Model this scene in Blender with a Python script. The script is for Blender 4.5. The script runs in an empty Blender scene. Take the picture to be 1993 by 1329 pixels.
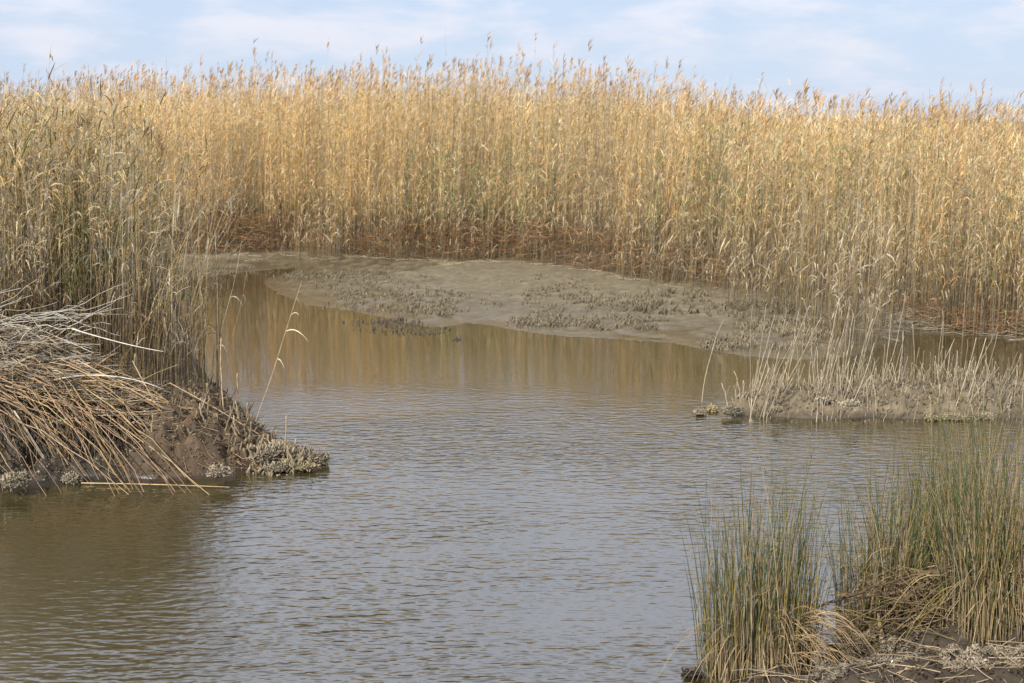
import bpy, math
import numpy as np
from mathutils import Matrix

rng = np.random.default_rng(11)
U = rng.uniform
SC = bpy.context.scene
COL = SC.collection

# ------------------------------------------------------------------ camera model
CAM_H = 2.8
F = 2768.0
PITCH = math.radians(8.96)
cp, sp = math.cos(PITCH), math.sin(PITCH)

def ray(px, py):
    px = np.asarray(px, float); py = np.asarray(py, float)
    a = (px - 996.5) / F; b = (664.5 - py) / F
    return a, cp + b * sp, -sp + b * cp
def ground_at(px, py, z=0.0):
    a, y, zz = ray(px, py)
    t = (z - CAM_H) / zz
    return a * t, y * t
def at_depth(px, py, Y):
    a, y, zz = ray(px, py)
    t = Y / y
    return np.stack(np.broadcast_arrays(a * t, y * t, CAM_H + zz * t), -1)

# ------------------------------------------------------------------ noise
_perm = np.random.default_rng(5).random((256, 256))
def vnoise(x, y):
    xi = np.floor(x).astype(int); yi = np.floor(y).astype(int)
    fx = x - xi; fy = y - yi
    fx = fx * fx * (3 - 2 * fx); fy = fy * fy * (3 - 2 * fy)
    g = lambda i, j: _perm[i % 256, j % 256]
    return (g(xi, yi) * (1 - fx) + g(xi + 1, yi) * fx) * (1 - fy) + (g(xi, yi + 1) * (1 - fx) + g(xi + 1, yi + 1) * fx) * fy
def fbm(x, y, oct=4):
    s = 0; a = 0.5; t = 0
    for i in range(oct):
        s = s + a * vnoise(x * 2 ** i + 17.3 * i, y * 2 ** i + 5.1 * i); t += a; a *= 0.5
    return s / t * 2 - 1
def sstep(a, b, x):
    t = np.clip((x - a) / (b - a), 0, 1)
    return t * t * (3 - 2 * t)
def lerp(a, b, t): return a + (b - a) * t

# ------------------------------------------------------------------ terrain polygons
def poly(pts):
    p = np.array(pts, float)
    x, y = ground_at(p[:, 0], p[:, 1])
    return np.stack([x, y], -1)
POLY_A = np.vstack([poly([(-900, 556), (0, 552), (200, 552), (330, 548), (400, 539), (470, 531), (540, 524), (582, 521), (565, 530),
               (520, 541), (508, 548), (540, 571), (600, 594), (690, 606), (760, 622), (830, 637), (880, 634), (905, 629), (950, 632), (1000, 643),
               (1100, 655), (1200, 660), (1300, 668), (1400, 687), (1500, 698), (1580, 700), (1650, 694), (1730, 672),
               (1770, 650), (1860, 650), (1993, 664), (2400, 700), (3200, 740)]), [[60, 30], [900, 900], [-900, 900], [-60, 30]]])
POLY_B = poly([(-2600, 985), (-700, 985), (-100, 965), (60, 948), (130, 940), (200, 938), (300, 938), (400, 930), (440, 930), (480, 918), (540, 916),
               (600, 916), (634, 908), (642, 895), (625, 880), (560, 868), (500, 838), (440, 800), (405, 760), (380, 700),
               (360, 640), (345, 600), (200, 585), (-900, 585), (-2600, 600)])
POLY_C = poly([(1402, 803), (1430, 808), (1500, 811), (1600, 815), (1700, 812), (1800, 816), (1940, 813), (2300, 812),
               (2900, 812), (2900, 770), (2100, 765), (1800, 760), (1600, 762), (1480, 772), (1430, 788)])
POLY_D = poly([(1345, 1420), (1375, 1345), (1440, 1320), (1570, 1290), (1625, 1235), (1655, 1200), (1720, 1185), (1850, 1165), (1993, 1150),
               (2300, 1150), (2800, 1150), (2800, 1700), (1300, 1700)])

def sdist(P, X, Y):
    sh = X.shape; X = X.ravel(); Y = Y.ravel()
    d = np.full(X.shape, 1e9); inside = np.zeros(X.shape, bool)
    n = len(P)
    for i in range(n):
        ax, ay = P[i]; bx, by = P[(i + 1) % n]
        ex, ey = bx - ax, by - ay
        t = np.clip(((X - ax) * ex + (Y - ay) * ey) / (ex * ex + ey * ey), 0, 1)
        d = np.minimum(d, (X - ax - t * ex) ** 2 + (Y - ay - t * ey) ** 2)
        c = ((ay > Y) != (by > Y))
        with np.errstate(divide='ignore', invalid='ignore'):
            xi = ax + (Y - ay) / (by - ay if by != ay else 1e-9) * ex
        inside ^= c & (X < xi)
    d = np.sqrt(d)
    return np.where(inside, d, -d).reshape(sh)

def terrain(X, Y, want_col=False):
    X = np.asarray(X, float); Y = np.asarray(Y, float)
    n1 = fbm(X * 0.9, Y * 0.9, 4); n2 = fbm(X * 5 + 9, Y * 5, 3); n3 = fbm(X * 14, Y * 14, 2)
    rid = 1 - np.abs(fbm(X * 5.5 + 2, Y * 5.5 + 8, 3)) * 2.6 - .35; rid2 = 1 - np.abs(fbm(X * 13 + 5, Y * 13, 2)) * 2.2 - .35
    wob = 0.05 * fbm(X * 3 + 40, Y * 3, 3)
    dA = sdist(POLY_A, X, Y) + wob * 1.5
    dB = sdist(POLY_B, X, Y) + wob
    dC = sdist(POLY_C, X, Y) + wob * 0.8
    dD = sdist(POLY_D, X, Y) + wob
    run = np.exp(-((fbm(X * .9 + .25 * Y + 7, Y * .5, 3)) / .045) ** 2)
    under = lambda d: np.maximum(d * 0.3, -0.6)
    hA = np.where(dA > 0, 0.017 * np.minimum(dA, 9) + 0.012 * sstep(0, .6, dA) * (1 + n1) + 0.022 * n2 * sstep(0.1, 1.0, dA) + 0.009 * n3 * sstep(0, .3, dA) - .022 * run * sstep(.05, .5, dA), under(dA))
    hmB = np.interp(X, [-2.9, -2.4, -2.2, -1.95, -1.5], [.58, .47, .30, .15, .10])
    hmB = hmB + 0.08 * n1
    prof = (1 - np.exp(-dB / 0.28)); shelf = .12 * sstep(0, .12, dB) + .88 * sstep(.62, 1.05, dB + .1 * n2)
    front = sstep(-2.75, -3.15, X) * sstep(13.5, 12.6, Y)
    hB = np.where(dB > 0, hmB * lerp(prof, shelf, front) + (0.05 * n2 + 0.05 * n3 - .05 * rid - .035 * rid2) * sstep(0, 0.15, dB) * sstep(-1.5, -2.2, X) + .012 * n3, under(dB * 2))
    hmC = 0.18 + 0.05 * n1
    hC = np.where(dC > 0, hmC * (1 - np.exp(-dC / 0.22)) + (0.05 * n2 + 0.035 * n3 - .045 * rid - .035 * rid2) * sstep(0, 0.12, dC), under(dC * 2))
    hD = np.where(dD > 0, 0.20 * (1 - np.exp(-dD / 0.3)) + (0.07 * n2 + 0.05 * n3 - .04 * rid2) * sstep(0, .1, dD), under(dD * 2))
    # hollow in the front bank
    hx, hy = ground_at(1690, 1310)
    hD = hD - 0.30 * np.exp(-(((X - hx) / 0.22) ** 2 + ((Y - hy) / 0.16) ** 2))
    H = np.maximum(np.maximum(hA, hB), np.maximum(hC, hD))
    if not want_col: return H
    which = np.argmax(np.stack([hA, hB, hC, hD]), 0)
    cA = np.array([.19, .155, .093]); cB = np.array([.095, .062, .034]); cC = np.array([.185, .145, .088]); cD = np.array([.065, .048, .03])
    c = np.stack([cA, cB, cC, cD])[which]
    tip = sstep(-2.2, -1.7, X)[..., None] * (which == 1)[..., None]
    c = c * (1 - tip) + np.array([.22, .17, .10]) * tip
    c = c * (1 + 0.22 * n2 + 0.18 * n3)[..., None]
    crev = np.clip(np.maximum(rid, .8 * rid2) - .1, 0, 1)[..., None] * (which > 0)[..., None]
    c = c * (1 - .62 * crev)  # crevice shade painted in: bank mud darkened along its creases
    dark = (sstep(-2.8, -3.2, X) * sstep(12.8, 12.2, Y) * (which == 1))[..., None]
    c = lerp(c, np.array([.035, .028, .018]), dark * .9)  # shade of the hollow under the overhanging thatch, put into the mud colour
    # reed floor: dark rusty litter
    fl = sstep(-0.1, 0.5, Y - reed_front(X))[..., None] * (which == 0)[..., None]
    c = lerp(c, np.array([.16, .11, .06]), fl * 0.85)
    return H, np.clip(c, 0.01, 1)

_fr = np.array([(-900, 520), (-200, 512), (0, 505), (300, 496), (400, 492), (560, 490), (640, 494), (700, 495), (800, 503), (900, 508), (1000, 508), (1100, 522), (1200, 538),
       (1300, 552), (1400, 562), (1500, 566), (1600, 570), (1700, 592), (1800, 628), (1900, 642), (1993, 648), (2300, 670), (2800, 700)], float)
_fx, _fy = ground_at(_fr[:, 0], _fr[:, 1], 0.08)
def reed_front(X):
    X = np.asarray(X, float)
    return np.interp(X, _fx, _fy) + .5 * fbm(X * 1.3 + 4, X * 0 + 1.5, 4)

# ------------------------------------------------------------------ mesh accumulator
class Geo:
    def __init__(s): s.v = []; s.f = []; s.c = []; s.n = 0
    def grid(s, P, C, closed):
        N, K, S = P.shape[:3]
        C = np.broadcast_to(C, P.shape)
        idx = s.n + np.arange(N * K * S).reshape(N, K, S)
        if closed: nx = np.roll(idx, -1, 2); a, b = idx, nx
        else: a, b = idx[:, :, :-1], idx[:, :, 1:]
        q = np.stack([a[:, :-1], b[:, :-1], b[:, 1:], a[:, 1:]], -1).reshape(-1, 4)
        s.v.append(P.reshape(-1, 3)); s.c.append(C.reshape(-1, 3)); s.f.append(q); s.n += N * K * S
    def tube(s, P, R, C, S=3):
        t = np.gradient(P, axis=1); t /= np.linalg.norm(t, axis=-1, keepdims=True) + 1e-9
        ref = np.array([.13, .95, .28])
        sd = np.cross(t, ref); sd /= np.linalg.norm(sd, axis=-1, keepdims=True) + 1e-9
        up = np.cross(sd, t)
        ang = np.arange(S) / S * 2 * math.pi + 0.5
        R = np.broadcast_to(R, P.shape[:2])
        ring = P[:, :, None] + R[:, :, None, None] * (np.cos(ang)[:, None] * sd[:, :, None] + np.sin(ang)[:, None] * up[:, :, None])
        C = np.asarray(C)
        if C.ndim == 3: C = C[:, :, None]
        s.grid(ring, C, True)
    def ribbon(s, P, W, side, C):
        W = np.broadcast_to(W, P.shape[:2])
        o = 0.5 * W[..., None] * side
        C = np.asarray(C)
        if C.ndim == 3: C = C[:, :, None]
        s.grid(np.stack([P - o, P + o], 2), C, False)
    def build(s, name, mat, parent=None, smooth=False):
        v = np.concatenate(s.v).astype(np.float32); f = np.concatenate(s.f).astype(np.int32); c = np.clip(np.concatenate(s.c), 0, 1)
        me = bpy.data.meshes.new(name)
        me.vertices.add(len(v)); me.vertices.foreach_set('co', v.ravel())
        me.loops.add(f.size); me.loops.foreach_set('vertex_index', f.ravel())
        me.polygons.add(len(f)); me.polygons.foreach_set('loop_start', np.arange(len(f), dtype=np.int32) * 4)
        me.update(calc_edges=True)
        if smooth: me.polygons.foreach_set('use_smooth', np.ones(len(f), bool))
        at = me.color_attributes.new('Col', 'FLOAT_COLOR', 'POINT')
        at.data.foreach_set('color', np.concatenate([c, np.ones((len(c), 1))], 1).astype(np.float32).ravel())
        me.materials.append(mat)
        o = bpy.data.objects.new(name, me); COL.objects.link(o)
        if parent: o.parent = parent
        return o

def tag(o, label=None, cat=None, group=None, kind=None):
    if label: o['label'] = label
    if cat: o['category'] = cat
    if group: o['group'] = group
    if kind: o['kind'] = kind
    return o
def empty(name, loc, rz=0.0):
    o = bpy.data.objects.new(name, None); COL.objects.link(o)
    o.empty_display_size = 0.1
    o.location = [float(q) for q in loc]; o.rotation_euler = (0, 0, rz); return o

# ------------------------------------------------------------------ materials
def new_mat(name):
    m = bpy.data.materials.new(name); m.use_nodes = True; nt = m.node_tree; nt.nodes.clear()
    return m, nt, nt.nodes.new, nt.links.new
def veg_mat(name, trans=0.25, rough=0.6, scale=30, spec=0.25, objvar=True):
    m, nt, N, L = new_mat(name)
    out = N('ShaderNodeOutputMaterial'); at = N('ShaderNodeAttribute'); at.attribute_name = 'Col'
    geo = N('ShaderNodeNewGeometry')
    no = N('ShaderNodeTexNoise'); no.inputs['Scale'].default_value = scale; no.inputs['Detail'].default_value = 3
    L(geo.outputs['Position'], no.inputs['Vector'])
    mr = N('ShaderNodeMapRange'); mr.inputs[1].default_value = .3; mr.inputs[2].default_value = .7; mr.inputs[3].default_value = .72; mr.inputs[4].default_value = 1.25
    L(no.outputs['Fac'], mr.inputs[0])
    mu = N('ShaderNodeVectorMath'); mu.operation = 'SCALE'; L(at.outputs['Color'], mu.inputs[0])
    if objvar:
        oi = N('ShaderNodeObjectInfo'); m2 = N('ShaderNodeMapRange'); m2.inputs[3].default_value = .8; m2.inputs[4].default_value = 1.2
        L(oi.outputs['Random'], m2.inputs[0]); mm = N('ShaderNodeMath'); mm.operation = 'MULTIPLY'
        L(m2.outputs[0], mm.inputs[0]); L(mr.outputs[0], mm.inputs[1]); L(mm.outputs[0], mu.inputs['Scale'])
    else: L(mr.outputs[0], mu.inputs['Scale'])
    p = N('ShaderNodeBsdfPrincipled'); p.inputs['Roughness'].default_value = rough; p.inputs['Specular IOR Level'].default_value = spec
    L(mu.outputs[0], p.inputs['Base Color'])
    if trans > 0:
        tr = N('ShaderNodeBsdfTranslucent'); L(mu.outputs[0], tr.inputs['Color'])
        mx = N('ShaderNodeMixShader'); mx.inputs[0].default_value = trans
        L(p.outputs[0], mx.inputs[1]); L(tr.outputs[0], mx.inputs[2]); L(mx.outputs[0], out.inputs[0])
    else: L(p.outputs[0], out.inputs[0])
    return m
M_LEAF = veg_mat('dry_reed_leaf', .35, .6, spec=.1)
M_STEM = veg_mat('dry_reed_stem', .0, .5, 20)
M_PLUME = veg_mat('reed_plume', .3, .8)
M_RUSH = veg_mat('rush_stem', .0, .45, 18)
M_CRUST = veg_mat('tubeworm_crust', 0, .85, 60)
M_MUDSTUB = veg_mat('mud_coated_stub', 0, .7, 40)

def ground_mat():
    m, nt, N, L = new_mat('mud')
    out = N('ShaderNodeOutputMaterial'); at = N('ShaderNodeAttribute'); at.attribute_name = 'Col'
    geo = N('ShaderNodeNewGeometry'); sx = N('ShaderNodeSeparateXYZ'); L(geo.outputs['Position'], sx.inputs[0])
    n1 = N('ShaderNodeTexNoise'); n1.inputs['Scale'].default_value = 9; n1.inputs['Detail'].default_value = 8; n1.inputs['Roughness'].default_value = .65
    L(geo.outputs['Position'], n1.inputs['Vector'])
    mr = N('ShaderNodeMapRange'); mr.inputs[1].default_value = .3; mr.inputs[2].default_value = .7; mr.inputs[3].default_value = .7; mr.inputs[4].default_value = 1.25
    L(n1.outputs['Fac'], mr.inputs[0])
    # wetness from height above the water, broken up by noise
    n2 = N('ShaderNodeTexNoise'); n2.inputs['Scale'].default_value = 1.6; n2.inputs['Detail'].default_value = 4
    L(geo.outputs['Position'], n2.inputs['Vector'])
    ma = N('ShaderNodeMath'); ma.operation = 'MULTIPLY_ADD'; ma.inputs[1].default_value = .05; ma.inputs[2].default_value = -.025
    L(n2.outputs['Fac'], ma.inputs[0])
    ad = N('ShaderNodeMath'); ad.operation = 'ADD'; L(sx.outputs['Z'], ad.inputs[0]); L(ma.outputs[0], ad.inputs[1])
    wet = N('ShaderNodeMapRange'); wet.inputs[1].default_value = .018; wet.inputs[2].default_value = .062; wet.inputs[3].default_value = 1; wet.inputs[4].default_value = 0
    L(ad.outputs[0], wet.inputs[0])
    dk = N('ShaderNodeMapRange'); dk.inputs[3].default_value = 1; dk.inputs[4].default_value = .62; L(wet.outputs[0], dk.inputs[0])
    mm = N('ShaderNodeMath'); mm.operation = 'MULTIPLY'; L(mr.outputs[0], mm.inputs[0]); L(dk.outputs[0], mm.inputs[1])
    mu = N('ShaderNodeVectorMath'); mu.operation = 'SCALE'; L(at.outputs['Color'], mu.inputs[0]); L(mm.outputs[0], mu.inputs['Scale'])
    p = N('ShaderNodeBsdfPrincipled'); L(mu.outputs[0], p.inputs['Base Color'])
    ro = N('ShaderNodeMapRange'); ro.inputs[3].default_value = .8; ro.inputs[4].default_value = .15; L(wet.outputs[0], ro.inputs[0]); L(ro.outputs[0], p.inputs['Roughness'])
    p.inputs['Specular IOR Level'].default_value = .5
    bs = N('ShaderNodeMapRange'); bs.inputs[3].default_value = .7; bs.inputs[4].default_value = .12; L(wet.outputs[0], bs.inputs[0])
    n3 = N('ShaderNodeTexNoise'); n3.inputs['Scale'].default_value = 22; n3.inputs['Detail'].default_value = 6; L(geo.outputs['Position'], n3.inputs['Vector'])
    b = N('ShaderNodeBump'); b.inputs['Distance'].default_value = .03; L(n3.outputs['Fac'], b.inputs['Height']); L(bs.outputs[0], b.inputs['Strength'])
    L(b.outputs[0], p.inputs['Normal']); L(p.outputs[0], out.inputs[0])
    return m

def water_mat():
    m, nt, N, L = new_mat('murky_water')
    out = N('ShaderNodeOutputMaterial'); p = N('ShaderNodeBsdfPrincipled')
    p.inputs['Base Color'].default_value = (.047, .038, .013, 1)
    p.inputs['Roughness'].default_value = .04; p.inputs['IOR'].default_value = 2.65; p.inputs['Specular IOR Level'].default_value = .5
    geo = N('ShaderNodeNewGeometry'); sx = N('ShaderNodeSeparateXYZ'); L(geo.outputs['Position'], sx.inputs[0])
    def layer(sx_, sy_, rot, scale, det, dist):
        mp = N('ShaderNodeMapping'); mp.inputs['Scale'].default_value = (sx_, sy_, 1); mp.inputs['Rotation'].default_value = (0, 0, math.radians(rot))
        L(geo.outputs['Position'], mp.inputs['Vector'])
        n = N('ShaderNodeTexNoise'); n.inputs['Scale'].default_value = scale; n.inputs['Detail'].default_value = det; n.inputs['Distortion'].default_value = dist
        n.inputs['Roughness'].default_value = .45
        L(mp.outputs[0], n.inputs['Vector']); return n.outputs['Fac']
    a = layer(.36, 1, 7, 13.5, 1.6, .25)
    b_ = layer(.5, 1, -18, 22, 1.0, .2)
    c = layer(.4, 1, 3, 34, 1.0, .0)
    gust = layer(.6, 1, 20, .55, 2, .3)
    gr = N('ShaderNodeMapRange'); gr.inputs[1].default_value = .32; gr.inputs[2].default_value = .62; gr.inputs[3].default_value = .25; gr.inputs[4].default_value = 1.15
    L(gust, gr.inputs[0])
    # the far, sheltered reach under the reeds is calmer, so is the lee of the left bank
    cy = N('ShaderNodeMapRange'); cy.interpolation_type = 'SMOOTHSTEP'; cy.inputs[1].default_value = 11.5; cy.inputs[2].default_value = 15.5; cy.inputs[3].default_value = 1; cy.inputs[4].default_value = .10
    L(sx.outputs['Y'], cy.inputs[0])
    lx = N('ShaderNodeMapRange'); lx.interpolation_type = 'SMOOTHSTEP'; lx.inputs[1].default_value = -3.6; lx.inputs[2].default_value = -1.2; lx.inputs[3].default_value = .4; lx.inputs[4].default_value = 1
    L(sx.outputs['X'], lx.inputs[0])
    def mth(op, x, y):
        n = N('ShaderNodeMath'); n.operation = op
        for i, q in enumerate((x, y)):
            if isinstance(q, (int, float)): n.inputs[i].default_value = q
            else: L(q, n.inputs[i])
        return n.outputs[0]
    h = mth('ADD', mth('ADD', mth('MULTIPLY', a, 1.0), mth('MULTIPLY', b_, .6)), mth('MULTIPLY', c, .12))
    amp = mth('MULTIPLY', mth('MULTIPLY', cy.outputs[0], lx.outputs[0]), gr.outputs[0])
    hh = mth('MULTIPLY', h, amp)
    bp = N('ShaderNodeBump'); bp.inputs['Strength'].default_value = 1; bp.inputs['Distance'].default_value = .0145
    L(hh, bp.inputs['Height']); L(bp.outputs[0], p.inputs['Normal']); L(p.outputs[0], out.inputs[0])
    return m

# ------------------------------------------------------------------ ground and water
def build_ground():
    def axis(*segs):
        out = []
        for a, b, st in segs: out += list(np.arange(a, b, st))
        return np.array(sorted(set(np.round(out, 4))))
    xs = axis((-700, -100, 100), (-100, -20, 10), (-20, -12, 1), (-12, -7, .2), (-7, -4.4, .05), (-4.4, -1.3, .025), (-1.3, 7.4, .05), (7.4, 14, .2), (14, 24, 1), (24, 100, 10), (100, 701, 100))
    ys = axis((-300, -20, 40), (-20, 2, 2), (2, 5, .3), (5, 10.6, .04), (10.6, 13, .025), (13, 15.2, .035), (15.2, 24, .09), (24, 34, .25), (34, 60, 2), (60, 160, 20), (160, 901, 100))
    X, Y = np.meshgrid(xs, ys)
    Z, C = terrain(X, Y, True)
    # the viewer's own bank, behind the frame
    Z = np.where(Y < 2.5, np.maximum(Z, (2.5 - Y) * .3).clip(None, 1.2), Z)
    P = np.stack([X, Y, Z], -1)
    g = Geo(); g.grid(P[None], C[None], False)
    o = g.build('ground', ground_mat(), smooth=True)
    tag(o, kind='structure'); o['label'] = 'grey brown mud flat and banks around the pond'
    return o
GROUND = build_ground()
g = Geo()
xs = np.array([-60, -20, 0, 20, 60.]); ys = np.array([1.5, 8, 16, 24, 32.])
X, Y = np.meshgrid(xs, ys)
g.grid(np.stack([X, Y, X * 0], -1)[None], np.array([.1, .1, .1]), False)
WATER = g.build('water', water_mat()); tag(WATER, kind='structure'); WATER['label'] = 'rippled grey brown pond water'
H = lambda x, y: terrain(np.asarray(x, float), np.asarray(y, float))

# ------------------------------------------------------------------ reeds
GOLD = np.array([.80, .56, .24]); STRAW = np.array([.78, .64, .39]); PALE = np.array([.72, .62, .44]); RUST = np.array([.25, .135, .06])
GREY = np.array([.40, .35, .27]); GREEN = np.array([.17, .22, .075]); OLIVE = np.array([.17, .15, .05]); DARK = np.array([.10, .07, .035])
UPV = np.array([0, 0, 1.])

def pick(n, cols, w):
    w = np.array(w, float); w /= w.sum()
    return np.array(cols)[rng.choice(len(cols), n, p=w)]

def make_reeds(gs, gl, gp, pos, Hh, nleaf, rad=.0035, lo=.3, leaf_len=(.22, .42), leaf_w=.02, plume=.3, lean=.1,
               rust=None, leafcols=((GOLD, STRAW, PALE, GREEN), (5, 4, 1.2, .5)), K=6, wind=(.5, -.1), plume_n=7, bare=0.0, dead_top=0):
    N = len(pos)
    if rust is None: rust = np.zeros(N)
    phi = U(0, 2 * math.pi, N)
    ld = np.stack([np.cos(phi) * .7 + wind[0], np.sin(phi) * .7 + wind[1], np.zeros(N)], -1) * (np.abs(rng.normal(0, lean, N)) + .015)[:, None]
    t = np.linspace(0, 1, K)
    P = pos[:, None] + Hh[:, None, None] * (t[None, :, None] * UPV + (t ** 2)[None, :, None] * ld[:, None])
    P[:, :, :2] += rng.normal(0, .008, (N, K, 2)) * t[None, :, None]
    P[:, 0, 2] -= .06
    z = P[:, :, 2] - pos[:, None, 2]
    gl_ = (1 + .30 * fbm(pos[:, 0] * .55 + 31, pos[:, 1] * .55, 3) + .22 * fbm(pos[:, 0] * 2.2, pos[:, 1] * 2.2 + 9, 2)) if N > 1 else np.ones(1)
    tone = pick(N, (STRAW, GREY, GOLD, PALE, OLIVE), (4, 3, 3, 1.2, .7)) * (gl_ * U(.7, 1.15, N))[:, None]
    c = np.repeat(tone[:, None], K, 1)
    zr = Hh[:, None] * t[None]
    jt = U(.6, 1.15, N)[:, None]
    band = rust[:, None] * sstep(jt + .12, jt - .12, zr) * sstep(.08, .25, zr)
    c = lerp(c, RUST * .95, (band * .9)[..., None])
    c = c * lerp(.62, 1.0, sstep(.2, 1.5, zr) )[..., None]  # lower stems darkened: shade in the gaps of the stand, painted in
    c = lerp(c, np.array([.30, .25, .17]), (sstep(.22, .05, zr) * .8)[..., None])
    R = rad * np.linspace(1.15, .45, K)[None] * U(.75, 1.25, N)[:, None]
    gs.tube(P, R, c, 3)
    # leaves
    hasleaf = U(0, 1, N) > bare
    nl = np.where(hasleaf, nleaf, 0)
    rid = np.repeat(np.arange(N), nl); M = len(rid)
    if M:
        tt = lo + (0.97 - lo) * U(0, 1, M) ** .75
        k = np.clip((tt * (K - 1)).astype(int), 0, K - 2); fr = (tt * (K - 1) - k)[:, None]
        O = P[rid, k] * (1 - fr) + P[rid, k + 1] * fr
        ph = U(0, 2 * math.pi, M)
        d = np.stack([np.cos(ph) + wind[0] * 1.1, np.sin(ph) + wind[1], np.zeros(M)], -1)
        d /= np.linalg.norm(d, axis=-1, keepdims=True)
        Ln = U(*leaf_len, M) * lerp(1.0, .75, tt)
        s = np.array([0, .33, .68, 1.])
        b = U(.5, 1.1, M); cc = U(.05, 1.5, M) * lerp(1.3, .7, tt); a = U(.25, .75, M)
        Lp = O[:, None] + Ln[:, None, None] * (d[:, None] * (a[:, None] * s)[..., None] + UPV * (b[:, None] * s - cc[:, None] * s ** 2)[..., None])
        side = np.cross(UPV, d) + rng.normal(0, .45, (M, 3)); side /= np.linalg.norm(side, axis=-1, keepdims=True)
        W = leaf_w * U(.6, 1.2, M)[:, None] * np.array([.55, 1, .75, .05])[None]
        lc = pick(M, *leafcols) * (gl_[rid] * U(.74, 1.1, M))[:, None]
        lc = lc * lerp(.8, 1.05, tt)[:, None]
        zz = tt * Hh[rid]
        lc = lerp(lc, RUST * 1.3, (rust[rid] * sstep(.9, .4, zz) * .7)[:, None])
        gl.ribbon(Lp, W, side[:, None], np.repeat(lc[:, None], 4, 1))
    # plumes
    ids = np.where(U(0, 1, N) < plume)[0]
    if len(ids):
        tip = P[ids, -1]; n = len(ids); m = plume_n
        tip = np.repeat(tip, m, 0); M = n * m
        Lp = np.repeat(U(.12, .27, n), m)
        off = U(-.75, .35, M)
        O = tip + UPV * (off * Lp)[:, None] * 1.0
        ph = rng.normal(0, 1.3, M) + 0.1
        d = np.stack([np.cos(ph) * .7, np.sin(ph) * .5, U(.9, 2.4, M)], -1); d /= np.linalg.norm(d, axis=-1, keepdims=True)
        s = np.array([0, .5, 1.])
        PP = O[:, None] + (Lp * U(.35, .75, M))[:, None, None] * (d[:, None] * s[None, :, None] + np.array([.2, 0, -.12]) * (s ** 2)[None, :, None])
        side = rng.normal(0, 1, (M, 3)); side /= np.linalg.norm(side, axis=-1, keepdims=True)
        pc = np.repeat(np.array([.52, .34, .17])[None] * U(.65, 1.25, n)[:, None], m, 0)
        gp.ribbon(PP, np.array([.009, .018, .003])[None] * U(.7, 1.2, M)[:, None], side[:, None], np.repeat(pc[:, None], 3, 1))

def px_of(x, y, z=0):  # approximate photo column, used to vary the stand along the bank
    return 996.5 + F * x / (y * 1.0)

_mx = [-300, 0, 200, 420, 700, 900, 1150, 1250, 1400, 1600, 1800, 2000, 2300]
_mh = [3.15, 3.2, 3.33, 3.42, 3.36, 3.44, 3.32, 3.13, 2.93, 2.80, 2.70, 2.64, 2.62]
def mass_h(x, y): return np.interp(px_of(x, y), _mx, _mh)
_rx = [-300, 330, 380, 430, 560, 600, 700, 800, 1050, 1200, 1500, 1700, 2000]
_rr = [.3, .3, .7, .95, .9, .4, .35, .85, 1, .8, .55, .28, .25]  # rust stain strength; the peak left of centre also paints in dark shadows
def rust_shade_f(x, y): return np.interp(px_of(x, y), _rx, _rr)

def bed_points(n, d0, d1, power=1.0, ymax=1e9):
    x = U(-14, 15, n * 2); off = d0 + (d1 - d0) * U(0, 1, n * 2) ** power
    y = reed_front(x) + off
    ok = (np.abs(x) < .395 * y + .6)
    x, y = x[ok][:n], y[ok][:n]
    return x, y

stand = Geo()
# front 3.5 m, dense and detailed
x, y = bed_points(6800, -.05, 3.6, 1.25)
clump = fbm(x * 1.3, y * 1.3, 3)
keep = U(0, 1, len(x)) < .68 + 1.3 * clump
# tiny coves in the edge
cove = reed_front(x) + .55 * np.clip(fbm(x * .8 + 3, x * 0 + 2, 3), 0, 1) * 2
keep &= (y > cove - .25 * U(0, 1, len(x)))
x, y = x[keep], y[keep]
pos = np.stack([x, y, H(x, y)], -1)
Hh = (mass_h(x, y) - pos[:, 2]) * rng.normal(.965, .07, len(x)) * (1 + .11 * fbm(x * 1.3, y * 1.3, 3))
edge = y - reed_front(x)
Hh *= lerp(.8, 1, sstep(0, .5, edge)) * np.where(U(0, 1, len(x)) < .15, U(.4, .9, len(x)), 1)
rf = rust_shade_f(x, y) * U(.5, 1, len(x))
green = np.clip(fbm(x * .8 + 20, y * .8, 3) * 2.2 + (px_of(x, y) > 1050) * .25, 0, 1)
gsel = green > .32
for sel, gw in ((gsel, 2.4), (~gsel, .3)):
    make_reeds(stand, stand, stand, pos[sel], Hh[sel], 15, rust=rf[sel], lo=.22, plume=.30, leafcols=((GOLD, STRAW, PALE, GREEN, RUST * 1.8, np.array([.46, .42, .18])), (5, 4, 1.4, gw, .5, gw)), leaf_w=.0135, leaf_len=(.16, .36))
# behind, fuller tops only
x, y = bed_points(5200, 3.4, 15)
pos = np.stack([x, y, H(x, y)], -1)
Hh = (mass_h(x, y) - pos[:, 2]) * rng.normal(.99, .075, len(x)) * (1 + .12 * fbm(x * .9, y * .9, 3))
make_reeds(stand, stand, stand, pos, Hh, 13, lo=.5, plume=.35, K=4, leaf_w=.016, plume_n=6)
x, y = bed_points(3200, 15, 70, 1.3)
pos = np.stack([x, y, H(x, y)], -1)
Hh = (np.minimum(mass_h(x, y), 3.3) - pos[:, 2]) * rng.normal(.96, .07, len(x))
make_reeds(stand, stand, stand, pos, Hh, 8, lo=.6, plume=.4, K=3, leaf_w=.04, rad=.006, plume_n=4)
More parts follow.
